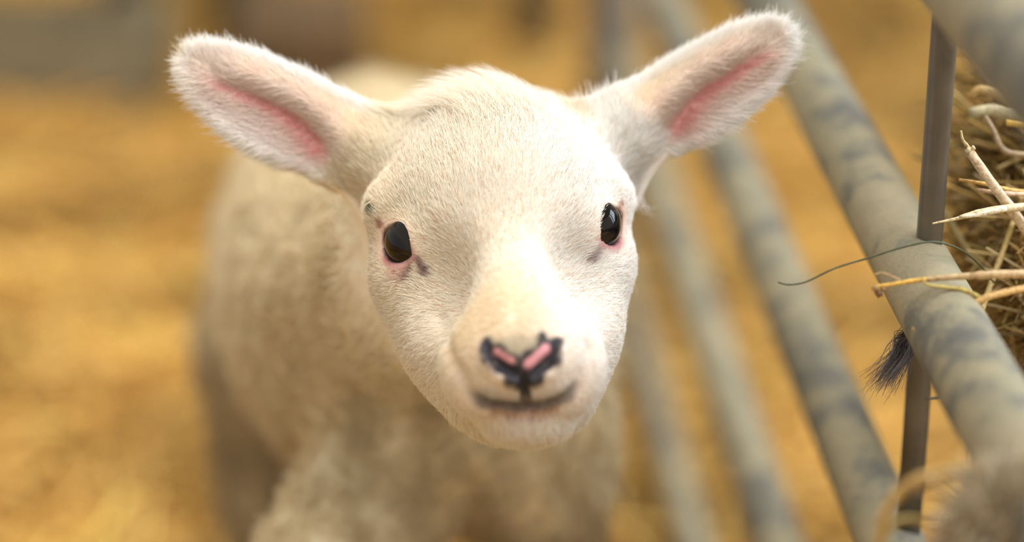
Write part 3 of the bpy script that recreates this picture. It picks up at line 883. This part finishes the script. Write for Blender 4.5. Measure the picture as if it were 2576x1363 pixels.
box('trough_side', ((xl0+xl1)/2, 2.11, .04), (xl1-xl0, .012, .075), 0, bm_.m, tr, .003)
box('trough_side', ((xl0+xl1)/2, 2.25, .04), (xl1-xl0, .012, .075), 0, bm_.m, tr, .003)
for x in (xl0, xl1): box('trough_end', (x, 2.18, .04), (.012, .14, .075), 0, bm_.m, tr, .003)
box('trough_bottom', ((xl0+xl1)/2, 2.18, .012), (xl1-xl0, .13, .012), 0, wd.m, tr, .003)
for a, b, lab in ((640, 935, 'dark brown block lying blurred above the crown of the lamb'),):
    o = box('dark_brown_block', ((xd(a)+xd(b))/2, 2.17, .050), (xd(b)-xd(a), .16, .085), .03, wd.m, None); tag(o, lab, 'board')  # plain dark brown block on the straw behind the head

o = box('wall_back', (0, 6.4, 1.3), (8.0, .2, 2.7), 0, wb.m, None, .01); tag(o, kind='structure')

# ------------------------------------------------------------------ hay pushed through the gate
HAY = vcol_mat('hay', .6, .25, trans=.12)
STK = Mat('dry_stalk'); at_ = STK.n('ShaderNodeAttribute'); at_.attribute_name = 'tint'
tc_ = STK.n('ShaderNodeTexCoord'); nz_ = STK.noise(700, 5, .75, tc_.outputs['Object'])
mx_ = STK.n('ShaderNodeMix', data_type='RGBA', blend_type='MULTIPLY'); mx_.inputs[0].default_value = 1.0
STK.l(at_.outputs['Color'], mx_.inputs[6]); STK.l(STK.ramp(nz_, [(.33, (.42, .32, .22)), (.47, (.80, .74, .66)), (.6, (1, 1, 1))]), mx_.inputs[7])
STK.l(mx_.outputs[2], STK.b.inputs['Base Color']); STK.b.inputs['Roughness'].default_value = .5; STK.bump(nz_, .4, .0003)
HC = W(2678, 480, .930)
def hay_strands(n, cen, rad, seed_dir, Lr, rr, cols, jitter=.8, seg=3, kseg=4):
    """thin bent stalks around an ellipsoid, ends sticking out"""
    V = []; Cc = []
    u = nrm(rng.normal(size=(n, 3))); rr_ = rng.random(n)**.45
    p = cen+(u*rr_[:, None])@np.array([AXR*rad[0], AXF*rad[1], AXU*rad[2]])
    d = nrm(seed_dir+jitter*rng.normal(size=(n, 3)))
    L = rng.uniform(*Lr, n); r = rng.uniform(*rr, n)
    side = nrm(np.cross(d, [0.2, 0.1, 1.0])); up = np.cross(side, d); bend = rng.normal(0, .22, n)
    VV = np.zeros((n, kseg+1, seg, 3))
    for k in range(kseg+1):
        t = k/kseg-.5; c = p+d*(L*t)[:, None]+side*(bend*L*(.25-t*t))[:, None]
        for m in range(seg):
            th = 2*math.pi*m/seg; w_ = r*(1-.35*abs(t))
            VV[:, k, m] = c+(side*math.cos(th)+up*.7*math.sin(th))*w_[:, None]
    base = (np.arange(n)*(kseg+1)*seg)[:, None, None]
    f = [[k*seg+m, k*seg+(m+1) % seg, (k+1)*seg+(m+1) % seg, (k+1)*seg+m] for k in range(kseg) for m in range(seg)]
    F = (base+np.array(f)[None]).reshape(-1, 4)
    cols = np.array(cols); ci = cols[rng.integers(0, len(cols), n)]*rng.uniform(.7, 1.15, (n, 1))
    return VV.reshape(-1, 3), F, np.repeat(ci, (kseg+1)*seg, 0)
def tinted(name, V, F, Cc, mat, parent=None):
    me = mesh_np(name, V, F); at = me.color_attributes.new('tint', 'FLOAT_COLOR', 'POINT')
    at.data.foreach_set('color', np.hstack([Cc, np.ones((len(Cc), 1))]).astype(np.float32).ravel())
    return link(name, me, mat, parent, smooth=False)
HCOL = [(.66, .44, .15), (.76, .56, .25), (.50, .34, .11), (.38, .31, .10), (.52, .30, .10), (.80, .66, .38), (.26, .15, .05), (.20, .12, .05)]
hay = empty('hay_bundle', tuple(W(2640, 480, .92))); tag(hay, 'tangled bundle of dry hay with shaded heart pushed against the gate rail', 'hay', kind='stuff')
parts_ = [hay_strands(2300, HC+AXR*-.002, (.034, .045, .076), AXR*-.6+AXU*.25, (.02, .07), (.0005, .0016), HCOL), hay_strands(1600, HC+AXR*-.002, (.034, .045, .076), AXR*-.2+AXU*.1, (.015, .05), (.0002, .0006), HCOL),
          hay_strands(1500, W(2640, 700, .88), (.018, .025, .038), AXR*-.2+AXU*.1, (.015, .045), (.0003, .0008), HCOL)]
parts_.append(hay_strands(9000, np.array([HC[0]+.115, HC[1]+.06, .20]), (.085, .12, .24), AXR*.1+AXU*.1, (.03, .09), (.0005, .0016), HCOL))
V = []; F = []; Cc = []; off = 0
for v, f, c in parts_: V.append(v); F.append(f+off); Cc.append(c); off += len(v)
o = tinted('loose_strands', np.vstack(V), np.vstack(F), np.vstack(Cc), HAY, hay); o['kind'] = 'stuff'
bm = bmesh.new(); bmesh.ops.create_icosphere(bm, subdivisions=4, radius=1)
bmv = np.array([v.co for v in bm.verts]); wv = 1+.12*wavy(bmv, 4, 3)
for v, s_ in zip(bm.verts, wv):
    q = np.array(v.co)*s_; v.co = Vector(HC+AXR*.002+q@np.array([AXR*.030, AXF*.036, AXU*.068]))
me = bpy.data.meshes.new('shade_core'); bm.to_mesh(me); bm.free()
hm = Mat('hay_shade'); hm.l(hm.ramp(hm.noise(260, 4), [(.35, (.015, .009, .004)), (.65, (.09, .05, .02))]), hm.b.inputs['Base Color']); hm.b.inputs['Roughness'].default_value = .9  # near-black core colour stands for the shade between the strands
o = link('shade_core', me, hm.m, hay); o['label'] = 'dark core painted as the shade inside the hay'

# lower, softly seen clump nearer the viewer
cl = hay_strands(1500, W(2530, 1345, .685), (.016, .010, .013), AXU*.7+AXR*.2, (.012, .035), (.0003, .0008), [(.58, .46, .30), (.66, .55, .38), (.44, .33, .22), (.72, .62, .42)], .5)
o = tinted('hay_clump', *cl, HAY); tag(o, 'soft blurred tuft of pale hay at the foot of the near rail', 'hay', kind='stuff')

def stalk(name, pts, r0, r1, col, label, cat='stalk', group='loose stalks sticking out of the hay', flat=1.0, node=None, n=5):
    """pts: (px, py, distance)"""
    P = spline([W(*p) for p in pts], n); k = len(P)
    me = tube_mesh(name, P, np.linspace(r0, r1, k)*(1+.04*np.sin(np.arange(k)*2.3+r0*9e4))*np.where(np.arange(k) == int(k*.6), 1.18, 1), 8)
    cc = np.tile(np.array(col), (len(me.vertices), 1))*(1+.12*wavy(np.array([v.co[:] for v in me.vertices]), 900, 2))[:, None]
    at = me.color_attributes.new('tint', 'FLOAT_COLOR', 'POINT')
    at.data.foreach_set('color', np.hstack([np.clip(cc, 0, 1), np.ones((len(cc), 1))]).astype(np.float32).ravel())
    o = link(name, me, STK.m); tag(o, label, cat, group)
    if node:
        for (px, py, d, r, c2) in node:
            bm = bmesh.new(); bmesh.ops.create_icosphere(bm, subdivisions=2, radius=r)
            q = nrm(P[1]-P[0])
            for v in bm.verts:
                v.co *= 1+.25*math.sin(v.co.x*4000+v.co.z*3100); v.co += Vector(W(px, py, d))
            m2 = bpy.data.meshes.new('stem_node'); bm.to_mesh(m2); bm.free()
            a2 = m2.color_attributes.new('tint', 'FLOAT_COLOR', 'POINT')
            a2.data.foreach_set('color', np.tile(np.array([*c2, 1.0], np.float32), len(m2.vertices)))
            link('stem_node', m2, HAY, o)
    return o
GLD = (.72, .44, .12); PALE = (.80, .68, .44); TAN = (.60, .42, .20); OLV = (.34, .27, .09); BRN = (.46, .28, .12)
stalk('hay_stalk', [(2440, 383, .835), (2500, 468, .835), (2560, 548, .84), (2660, 690, .845)], .0017, .0020, (.74, .60, .42), 'thick pale stalk with torn collar slanting down to the frame edge',
      node=[(2437, 378, .835, .0012, PALE), (2448, 372, .834, .0008, PALE)])
stalk('hay_stalk', [(2417, 328, .835), (2421, 350, .835), (2432, 366, .835), (2446, 384, .836)], .0004, .0008, (.62, .48, .22), 'thin bent tip rising out of the torn collar of the thick stalk')
stalk('hay_stalk', [(2346, 562, .825), (2410, 549, .826), (2430, 543, .826), (2520, 525, .83), (2700, 512, .84)], .0003, .0017, PALE, 'straight pale stalk with thin pointed tip above the grey rail')
stalk('hay_stalk', [(2414, 545, .824), (2460, 540, .826), (2530, 524, .829)], .0005, .0012, (.86, .78, .60), 'papery white sheath wrapped round the straight pale stalk')
stalk('hay_stalk', [(2412, 452, .84), (2480, 463, .84), (2540, 478, .845), (2600, 484, .85)], .0006, .0009, GLD, 'thin golden stalk lying behind the thick pale one')
stalk('hay_stalk', [(2457, 477, .84), (2520, 486, .84), (2600, 490, .85)], .0007, .0009, (.66, .47, .32), 'thin pinkish stalk just under the golden one')
stalk('hay_stalk', [(2202, 721, .80), (2250, 714, .80), (2300, 706, .80), (2330, 702, .80)], .0007, .0008, (.85, .53, .10), 'bright orange stem end with dark lump crossing the near rail', node=[(2203, 724, .80, .0013, BRN), (2212, 738, .80, .0014, (.22, .12, .06)), (2222, 727, .80, .0009, BRN)])
stalk('hay_stalk', [(2290, 708, .801), (2360, 700, .80), (2440, 694, .80), (2520, 690, .80), (2700, 689, .81)], .0007, .0018, (.60, .42, .22), 'long level brown stalk resting across the near rail')
stalk('hay_stalk', [(2298, 831, .795), (2360, 808, .797), (2430, 778, .80), (2500, 742, .80), (2700, 700, .81)], .0010, .0014, (.74, .48, .18), 'golden stalk rising to the right below the level brown one')
stalk('hay_stalk', [(2372, 528, .90), (2400, 575, .895), (2440, 640, .885), (2490, 700, .87)], .0014, .0012, OLV, 'blurred dark olive stalk hanging behind the near rail')
stalk('hay_stalk', [(2468, 785, .845), (2485, 735, .85), (2520, 640, .86), (2550, 555, .86)], .0011, .0009, (.52, .39, .15), 'steep olive gold stalk crossing the shaded hay heart')
stalk('hay_stalk', [(2420, 98, .885), (2450, 140, .885), (2490, 188, .885), (2520, 240, .89)], .0006, .0020, PALE, 'blurred pale pointed stalk, leftmost of the top three')
stalk('hay_stalk', [(2464, 118, .885), (2490, 150, .885), (2525, 205, .885), (2550, 250, .89)], .0014, .0016, (.84, .62, .32), 'blurred orange-tipped stalk, middle of the top three')
stalk('hay_stalk', [(2502, 134, .885), (2545, 152, .885), (2590, 185, .885), (2680, 225, .89)], .0016, .0018, (.72, .50, .22), 'blurred golden stalk, rightmost of the top three')
stalk('hay_stalk', [(2530, 182, .875), (2570, 198, .875), (2700, 210, .88)], .0018, .0030, (.84, .74, .54), 'broad pale straw at the frame edge under the top three')
stalk('hay_stalk', [(2445, 243, .875), (2465, 225, .872), (2510, 232, .872), (2580, 262, .875), (2700, 290, .88)], .0014, .0024, (.62, .44, .18), 'broad curled brown leaf below the top stalks')
stalk('hay_stalk', [(2440, 285, .87), (2500, 278, .87), (2560, 292, .87), (2700, 300, .88)], .0022, .0034, (.44, .40, .25), 'flat grey-green straw below the curled leaf')
stalk('hay_stalk', [(2478, 292, .862), (2500, 330, .862), (2520, 372, .862), (2560, 388, .865), (2700, 390, .87)], .0008, .0013, (.40, .30, .18), 'brown bent stem dropping from the grey-green straw')
stalk('hay_stalk', [(2532, 308, .86), (2580, 312, .86), (2700, 316, .87)], .0012, .0012, (.85, .56, .08), 'bright yellow straw at the frame edge over the brown bent stem')
stalk('hay_stalk', [(2330, 1002, .80), (2352, 1001, .81), (2376, 997, .82)], .0004, .0006, (.10, .08, .05), 'short dark twig poking out under the near rail')
stalk('grass_blade', [(1957, 710, .81), (1985, 716, .81), (2030, 708, .81), (2100, 675, .81), (2190, 647, .812), (2270, 622, .812), (2350, 608, .815), (2420, 630, .83), (2470, 672, .845), (2500, 710, .85)], .0003, .0004, (.07, .085, .035), 'thin dark green grass blade arching left over the rail', 'grass blade', None)
stalk('dry_leaf', [(2318, 700, .797), (2332, 716, .796), (2375, 722, .797), (2420, 728, .799), (2452, 742, .80), (2475, 756, .80)], .0004, .0010, (.56, .44, .12), 'yellow-green shrivelled leaf under the level brown stalk', 'leaf', None)
stalk('hay_stalk', [(2198, 691, .80), (2218, 686, .80), (2240, 693, .80), (2264, 705, .80)], .00018, .0003, (.70, .46, .22), 'hair-thin curl above the orange stem end')
stalk('curved_blade', [(2212, 1400, .70), (2216, 1340, .70), (2235, 1275, .70), (2280, 1226, .70), (2340, 1200, .70), (2420, 1186, .705), (2500, 1200, .71)], .0015, .0024, (.48, .30, .08), 'broad blurred brown blade curving up in front of the rails', 'grass blade', None)
stalk('curved_blade', [(2225, 1345, .71), (2255, 1312, .71), (2290, 1305, .71), (2330, 1310, .712)], .0008, .0010, (.55, .42, .14), 'short blurred yellow blade inside the curve of the broad brown one', 'grass blade', None)
stalk('hay_stalk', [(2404, 1400, .80), (2420, 1330, .80), (2452, 1200, .805)], .0002, .00015, (.75, .56, .25), 'hair-thin golden fibre standing left in the pale tuft')
stalk('hay_stalk', [(2470, 1400, .80), (2490, 1350, .80), (2508, 1290, .805)], .0002, .00015, (.75, .60, .35), 'hair-thin pale fibre standing right in the pale tuft')

# tuft of dark hair snagged where rod and rail meet
r0 = W(2300, 835, .835); PT = []
for i in range(260):
    s0 = np.array([2302, 838, .838])+rng.normal(size=3)*np.array([9, 9, .0015])
    e0 = np.array([2222, 958, .832])+rng.normal(size=3)*np.array([24, 18, .003])
    mid = (s0*.45+e0*.55)+np.array([6, -10, 0])+rng.normal(size=3)*np.array([9, 7, .001])
    q1 = s0*.75+e0*.25+np.array([-10, -8, 0])+rng.normal(size=3)*np.array([7, 6, .001])
    c = spline([W(*s0), W(*q1), W(*mid), W(*e0)], 3)
    PT.append(c)
PT = np.array(PT); n_, k_ = PT.shape[:2]
hc = bpy.data.hair_curves.new('hair_tuft'); hc.add_curves([k_]*n_)
hc.attributes['position'].data.foreach_set('vector', PT.astype(np.float32).ravel())
ra = hc.attributes.get('radius') or hc.attributes.new('radius', 'FLOAT', 'POINT')
ra.data.foreach_set('value', np.tile(np.linspace(1.3e-4, .4e-4, k_), n_).astype(np.float32))
at = hc.attributes.new('tint', 'FLOAT_COLOR', 'POINT')
cc = np.repeat(np.array([[.12, .11, .115]])*rng.uniform(.6, 1.9, (n_, 1)), k_, 0)
at.data.foreach_set('color', np.hstack([cc, np.ones((len(cc), 1))]).astype(np.float32).ravel())
hc.materials.append(FUR)
o = bpy.data.objects.new('hair_tuft', hc); C.objects.link(o)
tag(o, 'dark grey tuft of hair snagged on the rod under the near rail', 'hair tuft', kind='stuff')
